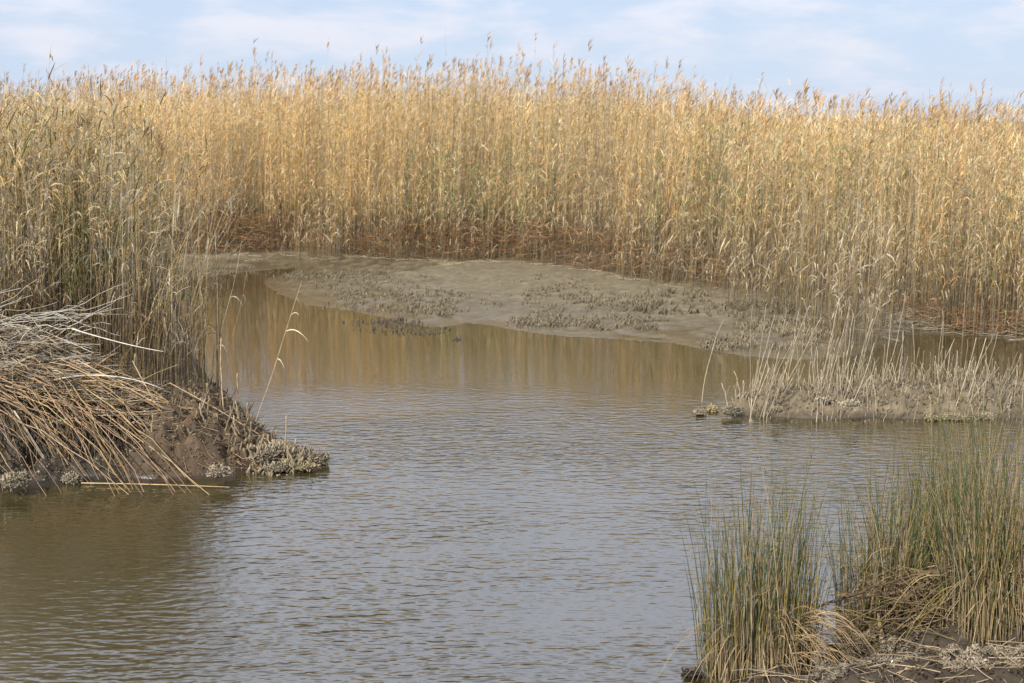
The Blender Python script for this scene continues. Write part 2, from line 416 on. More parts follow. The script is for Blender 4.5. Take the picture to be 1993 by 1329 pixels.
# scattered taller ones that break the skyline
def skyline(n, a, b, hm):
    p = U(a, b, n); yy = np.full(n, 0.); x = (p - 996.5) / F * 29
    y = reed_front(x) + U(.3, 5, n); x = (p - 996.5) / F * y
    pos = np.stack([x, y, H(x, y)], -1)
    make_reeds(stand, stand, stand, pos, (mass_h(x, y) - pos[:, 2]) * U(1.03, hm, n), 5, lo=.45, plume=.9, rad=.0032, leaf_w=.015, lean=.07, plume_n=11)
skyline(70, 0, 500, 1.12); skyline(120, 480, 1250, 1.16); skyline(60, 480, 1240, 1.3); skyline(14, 150, 480, 1.2); skyline(55, 1250, 2000, 1.11)
# leaning, broken and tangled reeds in the lower half of the front
x, y = bed_points(1500, -.1, 1.2)
k = U(0, 1, len(x)) < .55 + .8 * fbm(x * 1.0 + 8, y, 2); x, y = x[k], y[k]
pos = np.stack([x, y, H(x, y)], -1)
make_reeds(stand, stand, stand, pos, U(.5, 2.0, len(x)), 9, lo=.12, plume=0, rad=.003, leaf_w=.013, leaf_len=(.15, .35), lean=.5, rust=rust_shade_f(x, y) * .6,
           leafcols=((STRAW, PALE, GREY, GREEN, RUST * 1.8), (4, 2, 2, .6, .8)))
# greener growth in the middle and right of the bank
p = np.concatenate([rng.normal(850, 60, 60), rng.normal(1010, 40, 30), U(1250, 2000, 130)]); y = 26.0 + 0 * p
for _ in range(6): y = reed_front((p - 996.5) / F * y) + .15
y += U(0, .9, len(p)); x = (p - 996.5) / F * y
make_reeds(stand, stand, stand, np.stack([x, y, H(x, y)], -1), U(1.2, 2.5, len(p)), 9, lo=.35, plume=0, rad=.004, leaf_w=.02, leaf_len=(.2, .45), lean=.05,
           leafcols=((GREEN * 1.1, GREEN * 1.6, STRAW), (3, 2, 1.5)))
# front fringe: thin pale stems on the mud, leafless
def fringe(n, a, b, d0, d1, h0, h1, lean, nleaf=2):
    p = U(a, b, n); x = (p - 996.5) / F * 24
    y = reed_front(x) + U(d0, d1, n); x = (p - 996.5) / F * y; 
    z = H(x, y); ok = z > .0
    pos = np.stack([x, y, z], -1)[ok]
    make_reeds(stand, stand, stand, pos, U(h0, h1, len(pos)), nleaf, lo=.5, plume=0, rad=.003, leaf_w=.013, lean=lean, leafcols=((PALE, STRAW), (2, 1)), bare=.4)
fringe(90, 570, 660, -.9, .2, .3, 1.0, .1, 1)
fringe(260, 1200, 1560, -.7, .3, .25, 1.2, .2, 2)
fringe(760, 1500, 2050, -1.1, .6, .5, 2.0, .25, 3)
fringe(430, 1420, 1800, -3.0, -.6, .25, 1.05, .16, 1)
fringe(200, 350, 1500, -.2, .1, .2, .7, .35, 1)
BED = stand.build('reed_bed', M_LEAF)
tag(BED, 'dense golden reed bed with feathery plumes standing along the far bank', 'reed bed', kind='stuff')

# matted broken stems and rusty litter at the foot of the far reeds
lit = Geo()
def litter(geo, x, y, z, n, L, cols, w, r=.003, up=.35, leafy=.3):
    ph = U(0, math.pi * 2, n); e = rng.normal(0, up, n)
    d = np.stack([np.cos(ph) * np.cos(e) * 1.3, np.sin(ph) * np.cos(e), np.abs(np.sin(e)) * np.sign(rng.normal(.6, 1, n))], -1)
    d /= np.linalg.norm(d, axis=-1, keepdims=True)
    s = np.linspace(-.5, .5, 4)
    bend = rng.normal(0, .12, (n, 3))
    P = np.stack([x, y, z], -1)[:, None] + L[:, None, None] * (d[:, None] * s[None, :, None] + bend[:, None] * (s ** 2)[None, :, None])
    g_ = H(P[..., 0].ravel(), P[..., 1].ravel()).reshape(P.shape[:2])
    P[..., 2] = np.maximum(P[..., 2], np.maximum(g_, -.02) + .006)
    c = np.repeat((pick(n, cols, w) * U(.65, 1.2, n)[:, None])[:, None], 4, 1)
    geo.tube(P, np.full((n, 4), r) * U(.7, 1.3, n)[:, None], c, 3)
n = 8200
x = U(-11, 9, n); off = U(-.05, .9, n) + .25 * U(0, 1, n); y = reed_front(x) + off
z0 = H(x, y); hgt = U(0, 1, n) ** .8 * (.12 + .68 * rust_shade_f(x, y)) * sstep(-.1, .25, off)
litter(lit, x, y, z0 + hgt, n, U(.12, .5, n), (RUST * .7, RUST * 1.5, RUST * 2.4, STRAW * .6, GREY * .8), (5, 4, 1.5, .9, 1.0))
n = 420
x = U(-9, 9, n); y = reed_front(x) - 1.3 * np.clip(fbm(x * 1.1, x * 0, 3) + .3, 0, 1) * U(0, 1, n)
litter(lit, x, y, H(x, y) + .01, n, U(.08, .4, n), (STRAW * .75, PALE * .7, GREY * .8), (3, 1, 3), up=.15)
n = 700
p = U(1700, 2050, n); y = U(17.6, 20, n); x = (p - 996.5) / F * y
ok = H(x, y) > .01; x, y = x[ok], y[ok]; n = len(x)
litter(lit, x, y, H(x, y) + U(0, .12, n), n, U(.3, .9, n), (STRAW * .8, GREY, GREY * .8), (2, 3, 2), up=.22)
LIT = lit.build('reed_litter', M_STEM)
tag(LIT, 'rusty matted litter of broken stems along the foot of the far reeds', 'litter', kind='stuff')

# ------------------------------------------------------------------ near left stand
LEAFN = ((GOLD * .95, STRAW * .95, OLIVE * 1.2, GREEN, PALE * .9), (4.5, 3, 2.0, .35, 1))
def left_pts(n):
    p = 385 - U(0, 1, n) ** 1.0 * 620; y = U(12.0, 17.4, n); x = (p - 996.5) / F * y
    x, y = x, y
    ok = (U(0, 1, n) < sstep(390, 110, p) ** 1.3 * .95 + .05) & (U(0, 1, n) < lerp(1, .45, sstep(13.5, 16, y))) & (sdist(POLY_B, x, y) > .15)
    # front edge leaves room for the fallen thatch
    ok &= ~((p < 230) & (y < 12.4))
    return x[ok], y[ok]
x, y = left_pts(2300)
order = np.argsort(y); x, y = x[order], y[order]
px = px_of(x, y)
edge = sstep(400, 290, px)
Hn = lerp(U(.9, 2.3, len(x)), rng.normal(2.55, .22, len(x)), edge) - .25 * (U(0, 1, len(x)) < .12)
pos = np.stack([x, y, H(x, y)], -1); Hn = Hn - pos[:, 2] * .7
NI = 240
left = Geo()
sl = slice(NI, None)
make_reeds(left, left, left, pos[sl], Hn[sl], 9, rad=.0036, lo=.42, plume=.03, lean=.11, leaf_w=.014, leafcols=LEAFN, rust=U(.1, .5, len(pos) - NI))
n = 330
p = rng.normal(275, 75, n); p = np.where(p > 420, 400 - U(0, 200, n), p); yy = U(11.5, 13.4, n); xx = (p - 996.5) / F * yy
make_reeds(left, left, left, np.stack([xx, yy, H(xx, yy)], -1), U(.5, 2.2, n), 3, rad=.003, lo=.45, plume=0, lean=.24, leaf_w=.011, leafcols=((PALE, GREY, OLIVE), (2, 2, 1)), rust=U(0, .6, n), bare=.4)
# low green shoots and undergrowth of thin stems
n = 700
p = U(-80, 330, n); yy = U(12.2, 14.5, n); xx = (p - 996.5) / F * yy
ps = np.stack([xx, yy, H(xx, yy)], -1)
make_reeds(left, left, left, ps, U(.7, 1.7, n), 3, rad=.003, lo=.35, plume=0, lean=.12, leaf_w=.012, leafcols=((GREEN, STRAW, GREY), (1.2, 2, 2)), rust=U(.4, 1, n))
n = 70
p = np.where(U(0, 1, n) < .5, rng.normal(145, 14, n), rng.normal(215, 18, n)); yy = U(12.4, 13.2, n); xx = (p - 996.5) / F * yy
make_reeds(left, left, left, np.stack([xx, yy, H(xx, yy)], -1), U(.9, 1.45, n), 5, lo=.6, plume=0, lean=.05, leaf_w=.018, leafcols=((GREEN * .8, GREEN * .6, OLIVE), (2, 1, 1)), rad=.003)
LS = left.build('reed_stand', M_LEAF)
tag(LS, 'crowded inner reeds of the stand on the near left bank', 'reed stand', kind='stuff')

# individuals: prototypes with parts, copied
protos = []
for k in range(12):
    gs, gl, gp = Geo(), Geo(), Geo()
    pl = 1.0 if k == 0 else 0
    make_reeds(gs, gl, gp, np.zeros((1, 3)), np.array([1.0 * 2.75]), 9 + k % 4, rad=.0036, lo=.42, plume=pl, lean=.09, leaf_w=.017,
               leaf_len=(.2, .4), leafcols=LEAFN, K=9, plume_n=16, rust=np.array([.3]))
    protos.append((gs, gl, gp, pl))
GRP = 'tall reeds at the front of the near left stand'
root_first = {}
for i in range(NI):
    k = i % 12; gs, gl, gp, pl = protos[k]
    sc = float(Hn[i]) / 2.75
    rz = float(U(-.6, .6))
    if k not in root_first:
        r = empty('reed', pos[i], rz)
        a = gs.build('stem', M_STEM, r); b = gl.build('foliage', M_LEAF, r)
        c = gp.build('plume', M_PLUME, r) if pl else None
        root_first[k] = [q for q in (a, b, c) if q]
    else:
        r = empty('reed', pos[i], rz)
        for q in root_first[k]:
            d = q.copy(); COL.objects.link(d); d.parent = r
    r.scale = (1, 1, sc) if sc > .75 else (.85, .85, sc)
    pp = px_of(x[i], y[i])
    if sc < .75: tag(r, 'short thin leaning reed at the open right edge of the left stand', 'reed', 'short reeds at the right edge of the left stand')
    elif pl: tag(r, 'tall straw coloured reed topped with a feathery brown plume in the near left stand', 'reed', 'plumed reeds in the near left stand')
    else: tag(r, 'tall reed with olive and gold drooping leaves but no plume in the near left stand', 'reed', GRP)

# ------------------------------------------------------------------ single curved stems
def bez(p0, p1, p2, K=8):
    t = np.linspace(0, 1, K)[:, None]
    return p0 * (1 - t) ** 2 + 2 * p1 * t * (1 - t) + p2 * t ** 2
def stem_obj(name, pts, r, col, mat=M_STEM, tipcol=None, taper=.55, S=4, kink=0):
    g = Geo(); P = np.array(pts, float); K = len(P)
    if kink:
        P[1:-1] += rng.normal(0, kink, (K - 2, 3)); j = int(U(3, K - 1)); P[j:] += (rng.normal(0, 1, 3) * (.5, .5, 1)) * kink * 5 * np.linspace(.2, 1, K - j)[:, None]
    org = P[0].copy(); P = P - org
    P = np.vstack([P, P[-1:]])
    R = np.append(np.linspace(r, r * taper, K), 0)
    C = np.repeat(np.array(col)[None], K + 1, 0)
    if tipcol is not None: C = lerp(np.array(col), np.array(tipcol), np.linspace(0, 1, K + 1)[:, None])
    P[-1] += (P[-2] - P[-3]) * .02
    g.tube(P[None], R[None], C[None], S)
    o = g.build(name, mat); o.location = org; return o
TAN = np.array([.60, .42, .24]); BLEACH = np.array([.56, .53, .47])
# orange-tan overhanging straw
for i in range(100):
    sx_, sy_ = U(-170, 170), rng.normal(748, 24)
    dx = U(90, 300) * (1.15 if i % 3 else .8); dy = U(50, 225) if i % 4 else U(180, 225)
    if i % 5 == 0: dy = U(10, 60)
    ex, ey = sx_ + dx, sy_ + dy
    ex = min(ex, 400); ey = min(ey, 966)
    Y0 = U(11.3, 11.9); 
    frac = (ey - 740) / 215
    gx, gy = ground_at(ex, min(max(ey, 800), 960) , .02)
    Y1 = lerp(11.45, min(float(gy) , 10.95), np.clip(frac, 0, 1))
    p0 = at_depth(sx_, sy_, Y0); p2 = at_depth(ex, ey, Y1)
    p2[2] = max(p2[2], -.02)
    mid = (p0 * .5 + p2 * .5); mid[2] = max(p0[2], mid[2]) + U(-.12, .05) - .05; mid[:2] += rng.normal(0, .04, 2)
    c = TAN * U(.38, 1.08) * (1, U(.9, 1.05), U(.8, 1.1))
    o = stem_obj('fallen_reed_stem', bez(p0, mid, p2, 9), U(.003, .0055), c, kink=.011, tipcol=c * U(.5, 1.05))
    if ey > 900: tag(o, 'bent tan reed stem arching from the left thatch down to the water', 'fallen reed stem', 'tan stems reaching down to the water')
    elif dy < 60: tag(o, 'tan reed stem lying almost level on top of the left thatch', 'fallen reed stem', 'level tan stems on the left thatch')
    else: tag(o, 'bent tan reed stem hanging over the dark hollow of the left bank', 'fallen reed stem', 'tan stems over the dark hollow')
for i in range(85):
    sx_, sy_ = U(-150, 110), U(605, 735)
    ex, ey = sx_ + U(60, 180), sy_ + rng.normal(0, 40) - 8
    Y0, Y1 = U(11.6, 12.3), U(11.4, 12.0)
    p0 = at_depth(sx_, sy_, Y0); p2 = at_depth(ex, ey, Y1); mid = (p0 + p2) / 2; mid[2] += U(-.06, .1)
    o = stem_obj('fallen_reed_stem', bez(p0, mid, p2, 7), U(.0025, .005), BLEACH * U(.55, 1.1) * (1, U(.96, 1), U(.85, 1)), kink=.012)
    tag(o, 'bleached grey reed stem lying in the upper heap of the left bank', 'fallen reed stem', 'bleached grey stems on the left heap')
# a few remarkable ones
special = [((0, 985 - 100), (90, 825), (240, 800 + 8), .0065, BLEACH * .9, 'long grey stem curving up across the dark hollow at the far left'),
           ((28, 800), (85, 890), (133, 965), .0085, np.array([.66, .55, .4]), 'thick pale stem slanting steeply into the water at the far left'),
           ((60, 752), (190, 730), (318, 757), .0055, BLEACH * 1.1, 'silvery stem running level above the tan straw'),
           ((258, 702), (300, 780), (338, 838), .005, TAN, 'straight tan stem slanting down in front of the dark earth bank'),
           ((150, 700), (330, 800), (378, 830), .005, TAN * .9, 'tan stem running from the heap towards the earth bank'),
           ((140, 640), (240, 668), (318, 684), .005, BLEACH * 1.15, 'whitish stem pointing right from the top of the grey heap'),
           ((330, 745), (420, 795), (520, 855), .005, TAN * .95, 'long tan stem lying down the ridge towards the muddy point'),
           ((250, 800), (380, 850), (470, 905), .0045, TAN * .9, 'tan stem crossing the face of the earth bank')]
for a, b, c, r, col, lab in special:
    p0 = at_depth(*a, 11.5); p2 = at_depth(*c, 11.35 if c[1] < 870 else 11.0); p1 = at_depth(*b, 11.4)
    if c[1] > 950: p0 = at_depth(*a, 11.3); p1 = at_depth(*b, 11.05); p2 = at_depth(*c, 10.75)
    q = bez(p0, 2 * p1 - (p0 + p2) / 2, p2, 10)
    tag(stem_obj('fallen_reed_stem', q, r, col, S=5), lab, 'fallen reed stem')
# floating stems
for (a, c, lab) in (((158, 938), (446, 946), 'straight yellow reed stem floating along the foot of the left bank'),
                    ((463, 906), (602, 905), 'yellow reed stem lying on the muddy point beside the pale crusts')):
    ax, ay = ground_at(*a, .02); cx, cy_ = ground_at(*c, .02)
    zz = .012 if a[0] < 300 else .05
    p0 = np.array([ax, ay, zz]); p2 = np.array([cx, cy_, zz]); mid = (p0 + p2) / 2 + (0, -.02, .015 if a[0] < 300 else .05)
    tag(stem_obj('floating_reed_stem' if a[0] < 300 else 'fallen_reed_stem', bez(p0, mid, p2, 10), .0052, (.50, .36, .18), S=5), lab, 'reed stem')
# thatch body
th = Geo(); n = 2200
p = U(-260, 250, n); yy = U(11.45, 12.7, n); xx = (p - 996.5) / F * yy
top = lerp(1.0, .45, sstep(40, 260, p)); lowz = lerp(.52, .1, sstep(11.7, 12.4, yy)); zt = lerp(lowz, top * lerp(.75, 1, sstep(11.4, 11.9, yy)), U(0, 1, n))
litter(th, xx, yy, zt, n, U(.25, .9, n), (GREY, GREY * .6, TAN * .7, DARK * 1.5), (3, 2, 3, 2), r=.0035, up=.2)
n = 420  # hanging roots and dead strands in the dark hollow
p = U(-200, 250, n); yy = U(11.15, 12.0, n); xx = (p - 996.5) / F * yy
ph = U(0, 6.28, n)
p0 = np.stack([xx, yy, U(.2, .55, n)], -1); dn = np.stack([U(-.1, .25, n), U(-.2, .05, n), -U(.25, .6, n)], -1)
s = np.linspace(0, 1, 5)
PP = p0[:, None] + dn[:, None] * s[None, :, None] + rng.normal(0, .02, (n, 5, 3))
th.tube(PP, np.full((n, 5), .004) * U(.6, 1.6, n)[:, None], np.repeat((pick(n, (DARK * 1.3, GREY * .5, TAN * .5), (3, 2, 1)))[:, None], 5, 1), 3)
n = 500
p = U(-240, 300, n); yy = U(11.4, 12.4, n); o = np.stack([(p - 996.5) / F * yy, yy, U(.25, 1, n) * lerp(1.0, .5, sstep(40, 300, p))], -1)
d = rng.normal(0, 1, (n, 3)) * (1, .6, .4); d /= np.linalg.norm(d, axis=-1, keepdims=True); s = np.array([0, .3, .7, 1.])
P = o[:, None] + d[:, None] * (U(.12, .35, n)[:, None] * s)[..., None] - UPV * (s ** 2 * .1)[None, :, None]
th.ribbon(P, np.array([.006, .015, .012, .002])[None] * np.ones((n, 1)), np.cross(d, (.3, 1, .2))[:, None], np.repeat((pick(n, (STRAW * .7, GREY, TAN * .6), (2, 3, 2)))[:, None], 4, 1))
THA = th.build('reed_thatch', M_STEM)
tag(THA, 'tangled heap of dead reed thatch and hanging roots on the left bank', 'thatch', kind='stuff')

# ------------------------------------------------------------------ lone bent reeds over the water
def lone(pts, Y, r, leaves, lab, col=PALE * .9):
    P = np.array([at_depth(a, b, Y) for a, b in pts]); org = P[0].copy()
    root = empty('bent_reed', org)
    K = 12; tt = np.linspace(0, len(P) - 1, K); i = np.clip(tt.astype(int), 0, len(P) - 2); f = (tt - i)[:, None]
    Q = P[i] * (1 - f) + P[i + 1] * f
    Q[1:-1] = (Q[:-2] + Q[2:] + Q[1:-1]) / 3; Q -= org
    g = Geo(); g.tube(Q[None], np.linspace(r, r * .4, K)[None], np.repeat(np.array(col)[None, None], K, 1), 4); g.build('stem', M_STEM, root)
    for (t0, dx, dz, ln, c) in leaves:
        o = Q[int(t0 * (K - 1))]; s = np.linspace(0, 1, 6)[:, None]
        L = o + ln * (np.array([dx, -.15, 0]) * s + UPV * (dz * s - .9 * s ** 2))
        g = Geo(); g.ribbon(L[None], (np.array([.4, 1, .9, .7, .4, .05]) * .010)[None], np.array([.3, .4, .85])[None, None], np.repeat(np.array(c)[None, None], 6, 1))
        g.build('leaf', M_LEAF, root)
    tag(root, lab, 'bent reed'); return root
lone([(492, 842), (503, 800), (525, 745), (545, 680), (562, 625), (588, 545)], 12.0, .0042,
     [(.55, .5, .2, .14, PALE), (.8, .9, .5, .22, PALE * 1.2), (.86, .6, .9, .14, PALE), (.97, .3, .3, .14, GREY)], 'thin reed with a curled white leaf leaning right over open water')
lone([(398, 790), (412, 720), (436, 620), (458, 545), (470, 470)], 12.6, .004, [(.4, .5, .6, .2, STRAW), (.7, .6, .5, .2, PALE)], 'tall thin reed leaning right just beyond the earth ridge')
lone([(385, 780), (398, 700), (402, 620), (385, 540), (378, 480)], 12.8, .0045, [(.3, -.6, .6, .25, OLIVE), (.5, .7, .5, .2, OLIVE), (.7, -.5, .4, .28, OLIVE * .8)], 'reed with dark olive leaves at the right edge of the left stand')
lone([(405, 800), (440, 690), (466, 610), (480, 530)], 12.7, .0035, [(.9, .3, .2, .12, GREY)], 'slender reed with one grey tuft crossing behind its neighbour')
lone([(1366, 783), (1370, 740), (1384, 690), (1393, 655), (1408, 622)], 13.9, .004, [(.85, -.4, .2, .12, STRAW)], 'single curved stalk standing in water left of the muddy islet')

# ------------------------------------------------------------------ stalks and stubs
def stub(px_, py_, hgt, lean, r, col, name, lab, grp=None, wob=.01):
    x_, y_ = ground_at(px_, py_, .08); x_, y_ = float(x_), float(y_)
    z_ = float(H(x_, y_))
    if z_ < -.03: z_ = -.03
    K = 7; t = np.linspace(0, 1, K)[:, None]
    d = np.array([lean, rng.normal(0, .08), 1.0])
    b = np.array([rng.normal(0, .05), 0, 0])
    P = np.array([x_, y_, z_ - .03]) + (hgt + .03) * (d * t + b * (t * (1 - t)) * 1.5) + rng.normal(0, wob * .3, (K, 3))
    o = stem_obj(name, P, r, col, M_STEM, tipcol=np.array(col) * .95, taper=.75, S=5)
    tag(o, lab, 'reed stalk', grp); return o
SC_ = np.array([.47, .39, .27])
for i in range(100):
    q = U()
    px_ = rng.choice([rng.normal(1475, 14), rng.normal(1515, 22), rng.normal(1585, 14), rng.normal(1640, 26), rng.normal(1700, 30), rng.normal(1790, 40), rng.normal(1870, 18)], p=[.14, .2, .13, .2, .13, .13, .07])
    py_ = U(742, 800)
    h = (.25 + .75 * U() ** 1.3) * (1.0 if px_ < 1720 else .75)
    stub(px_, py_, h, rng.normal(.14, .13), U(.0028, .0048), SC_ * U(.65, 1.05) * (1, U(.95, 1.02), U(.88, 1.05)), 'reed_stalk',
         'tall bare bleached stalk leaning on the muddy islet', 'tall bare stalks on the muddy islet')
for i in range(185):
    px_ = U(1425, 1990) if i % 5 else U(1900, 1993); py_ = U(738, 808)
    stub(px_, py_, U(.05, .36) * (1 if i % 3 else .6), rng.normal(.05, .22), U(.003, .0055), SC_ * U(.5, 1.0), 'reed_stub',
         'short broken stub poking from the mud of the right islet', 'short stubs on the muddy islet')
stub(1416, 786, .24, -.22, .007, SC_, 'reed_stub', 'single upright stub left of the islet beside the small crusts')
for i in range(105):
    t = U(); px_ = lerp(290, 600, t) + rng.normal(0, 14); py_ = lerp(U(800, 905), U(885, 905), t)
    stub(px_, py_, U(.04, .16), rng.normal(.05, .35), U(.005, .011), np.array([.33, .26, .16]) * U(.55, 1.2), 'reed_stub',
         'short mud coated stub on the earth face of the left bank', 'short stubs on the left earth bank')
for a, b_, h, le, lab in ((548, 884, .33, .12, 'pale straight stick rising from the crusts on the muddy point'), (437, 862, .62, -.01, 'tallest straight stick on the ridge of the left bank'),
                          (482, 862, .17, .05, 'stubby ochre stick on the ridge near the muddy point'), (466, 830, .33, -.02, 'thin faint stick behind the ridge of the left bank'), (461, 890, .16, -.05, 'leaning pale stub on bare mud near the point')):
    stub(a, b_, h, le, .006, (.5, .38, .24), 'reed_stub', lab)

# muddy stubble on the flat
st = Geo()
def stubble(cx, cy_, rx, ry, n, c0, hs=(.02, .055), rs=1.0):
    a = U(0, 6.283, n); rr = np.sqrt(U(0, 1, n)) * (1 + rng.normal(0, .12, n))
    p = cx + rx * rr * np.cos(a); q = cy_ + ry * rr * np.sin(a)
    x, y = ground_at(p, q, .08); k = fbm(x * 3.2 + cx, y * 2.2, 3) > .02 - U(0, .25, n)
    x, y = x[k], y[k]; n = len(x)
    z = np.maximum(H(x, y), -.02)
    d = np.stack([rng.normal(.1, .35, n), rng.normal(0, .35, n), np.ones(n)], -1)
    hh = U(*hs, n) + .02
    t = np.array([0, .6, 1., 1.001])
    P = np.stack([x, y, z - .02], -1)[:, None] + hh[:, None, None] * d[:, None] * t[None, :, None]
    R = rs * U(.004, .017, n)[:, None] * np.array([1.3, .9, .7, 0])[None]
    c = np.array(c0)[None] * U(.55, 1.35, n)[:, None]
    st.tube(P, R, np.repeat(c[:, None], 4, 1) * np.array([.55, 1, 1.25, 1.25])[None, :, None], 4)
MC = (.20, .165, .105)
stubble(720, 545, 110, 26, 800, MC); stubble(800, 580, 150, 22, 900, MC); stubble(640, 530, 90, 10, 250, MC)
stubble(860, 600, 60, 8, 160, MC); stubble(1080, 560, 90, 20, 500, MC); stubble(1040, 590, 120, 16, 350, MC); stubble(1070, 617, 80, 10, 420, MC)
stubble(1200, 622, 90, 14, 520, MC); stubble(1210, 585, 90, 16, 380, MC); stubble(1330, 590, 110, 22, 520, MC, (.03, .11)); stubble(1410, 661, 55, 10, 300, MC)
stubble(1530, 645, 110, 28, 900, (.27, .22, .14), (.03, .10), .6); stubble(1640, 610, 110, 30, 500, (.27, .22, .14), (.03, .12), .6); stubble(1480, 600, 90, 20, 300, MC, (.03, .1))
stubble(700, 622, 45, 9, 60, (.10, .085, .06)); stubble(790, 631, 80, 10, 120, (.10, .085, .06)); stubble(870, 645, 40, 7, 60, (.07, .06, .05)); stubble(760, 618, 60, 8, 120, (.10, .08, .06))
stubble(1700, 795, 270, 14, 200, (.26, .2, .12), (.01, .04), .6)
stubble(430, 520, 90, 8, 100, MC)
stubble(1700, 768, 270, 22, 480, (.36, .30, .20), (.04, .22), .35)
stubble(400, 850, 110, 50, 420, (.22, .17, .10), (.03, .12), .5); stubble(530, 893, 60, 14, 120, (.28, .23, .14), (.02, .07))
ST = st.build('mud_stubble', M_MUDSTUB)
tag(ST, 'tiny mud coated reed stubble scattered in patches over the mud flat', 'stubble', kind='stuff')

# ------------------------------------------------------------------ crusty tubeworm clumps
def ico(sub=3):
    import bmesh
    bm = bmesh.new(); bmesh.ops.create_icosphere(bm, subdivisions=sub, radius=1)
    v = np.array([q.co[:] for q in bm.verts]); bm.free(); return v
def clump(center, rad, n, lab, flat=.6, col=(.30, .25, .175), tl=(.012, .035), tr=(.003, .0055), up=.25, mess=.95):
    """a knobbly core with a crust of short open tubes growing outward"""
    g = Geo(); R = np.array([rad[0], rad[1], rad[2]])
    u = np.linspace(0, 2 * math.pi, 17)[:-1]; v = np.linspace(-.5 * math.pi, .5 * math.pi, 9)
    Ug, Vg = np.meshgrid(u, v)
    S = np.stack([np.cos(Ug) * np.cos(Vg), np.sin(Ug) * np.cos(Vg), np.sin(Vg)], -1)
    nz = 1 + .5 * fbm(S[..., 0] * 2 + center[0] * 7, S[..., 1] * 2 + S[..., 2] * 2, 3)
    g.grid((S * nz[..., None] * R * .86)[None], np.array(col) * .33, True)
    d = rng.normal(0, 1, (n, 3)); d[:, 2] = d[:, 2] + up; d /= np.linalg.norm(d, axis=-1, keepdims=True)
    d = d[d[:, 2] > -.35]; n = len(d)
    o = d * R * U(.72, .95, n)[:, None] * (1 + .5 * fbm(d[:, 0] * 2 + center[0] * 7, d[:, 1] * 2 + d[:, 2] * 2, 3))[:, None]
    dr = d + rng.normal(0, mess, (n, 3)); dr /= np.linalg.norm(dr, axis=-1, keepdims=True)
    L = U(*tl, n); t = np.array([0, .6, 1, 1.0])
    P = o[:, None] + dr[:, None] * (L[:, None] * t[None])[..., None]
    P[:, 3] -= dr * .004
    P[:, 1] += rng.normal(0, .002, (n, 3))
    Rr = U(*tr, n)[:, None] * np.array([1, 1, 1.1, .35])[None]
    c = np.array(col)[None] * U(.55, 1.3, n)[:, None] * np.array([1, 1, 1])[None]
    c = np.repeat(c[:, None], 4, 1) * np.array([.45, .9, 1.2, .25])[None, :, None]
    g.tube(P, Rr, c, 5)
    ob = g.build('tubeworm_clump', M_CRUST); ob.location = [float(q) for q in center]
    tag(ob, lab, 'crusty clump'); return ob
def clump_px(px_, py_, wpx, hpx, n, lab, z=.03, **k):
    x_, y_ = ground_at(px_, py_, z)
    for _ in range(4):
        z = max(float(H(x_, y_)), .0) + .012; x_, y_ = ground_at(px_, py_, z)
    sc = F / float(y_) * .98
    w = wpx / sc / 2; h = hpx / sc / 2 * .72
    return clump((x_, y_, z + h * .1), (w, w * .8, h), n, lab, **k)
clump_px(28, 940, 62, 50, 300, 'broad dark crusty clump at the foot of the far left bank', z=.05, col=(.3, .25, .17))
clump_px(142, 937, 38, 32, 260, 'round pompom of pale tubes in the water left of the floating stem', z=.04)
clump_px(290, 930, 40, 12, 90, 'low crusty patch just behind the floating yellow stem', z=.02)
clump_px(404, 905, 36, 26, 180, 'small dark crusty clump behind the twin pale ones at the bank foot', z=.06, col=(.34, .28, .18))
clump_px(428, 921, 44, 32, 260, 'left one of the twin round pale clumps by the floating stem end', z=.04)
clump_px(455, 908, 40, 30, 220, 'right one of the twin round pale clumps by the floating stem end', z=.05)
clump_px(482, 872, 34, 26, 160, 'crusty knob on the ridge above bare mud', z=.12, tl=(.02, .05))
clump_px(512, 895, 40, 34, 240, 'crusty clump bearing upright tubes left on the muddy point', z=.07, tl=(.02, .06), up=1.0)
clump_px(536, 884, 56, 26, 420, 'tall cluster of upright tubes in the middle of the muddy point', z=.08, tl=(.03, .09), up=1.8)
clump_px(538, 912, 66, 22, 260, 'mossy crust along the waterline in the middle of the point', z=.03, col=(.25, .21, .14))
clump_px(588, 884, 60, 14, 220, 'low pale crust along the back edge of the point', z=.10)
clump_px(592, 910, 46, 14, 150, 'flat brown crust on the front waterline of the point', z=.03, col=(.33, .27, .15))
clump_px(620, 899, 42, 40, 380, 'pale crusty knob at the very tip of the muddy point', z=.05)
clump_px(1362, 805, 24, 15, 160, 'smallest pale clump alone in the water left of the islet', z=.03)
clump_px(1387, 798, 22, 22, 130, 'small ochre clump between the lone one and the islet', z=.04, col=(.40, .31, .17))
clump_px(1422, 800, 44, 24, 260, 'rounded pale clump on the left tip of the islet', z=.06)
clump_px(1450, 776, 34, 22, 180, 'crusty hump at the left shoulder of the islet', z=.12)
clump_px(1513, 800, 20, 14, 90, 'tiny pale crust low on the islet front under the leaning stalks', z=.06)
clump_px(1602, 780, 40, 11, 130, 'bleached crusty log shaped patch in the middle of the islet', z=.14, col=(.45, .40, .29))
clump_px(1655, 787, 40, 13, 140, 'second bleached crust right of the log shaped one', z=.12, col=(.45, .40, .29))
clump_px(1815, 815, 28, 14, 120, 'pale clump standing in the water before the islet, left end of the row', z=.03, col=(.36, .31, .17))
clump_px(1858, 812, 66, 14, 260, 'long low crust in the middle of the row before the islet', z=.03, col=(.40, .34, .2))
clump_px(1920, 812, 40, 14, 160, 'pale clump at the right end of the row before the islet', z=.03)
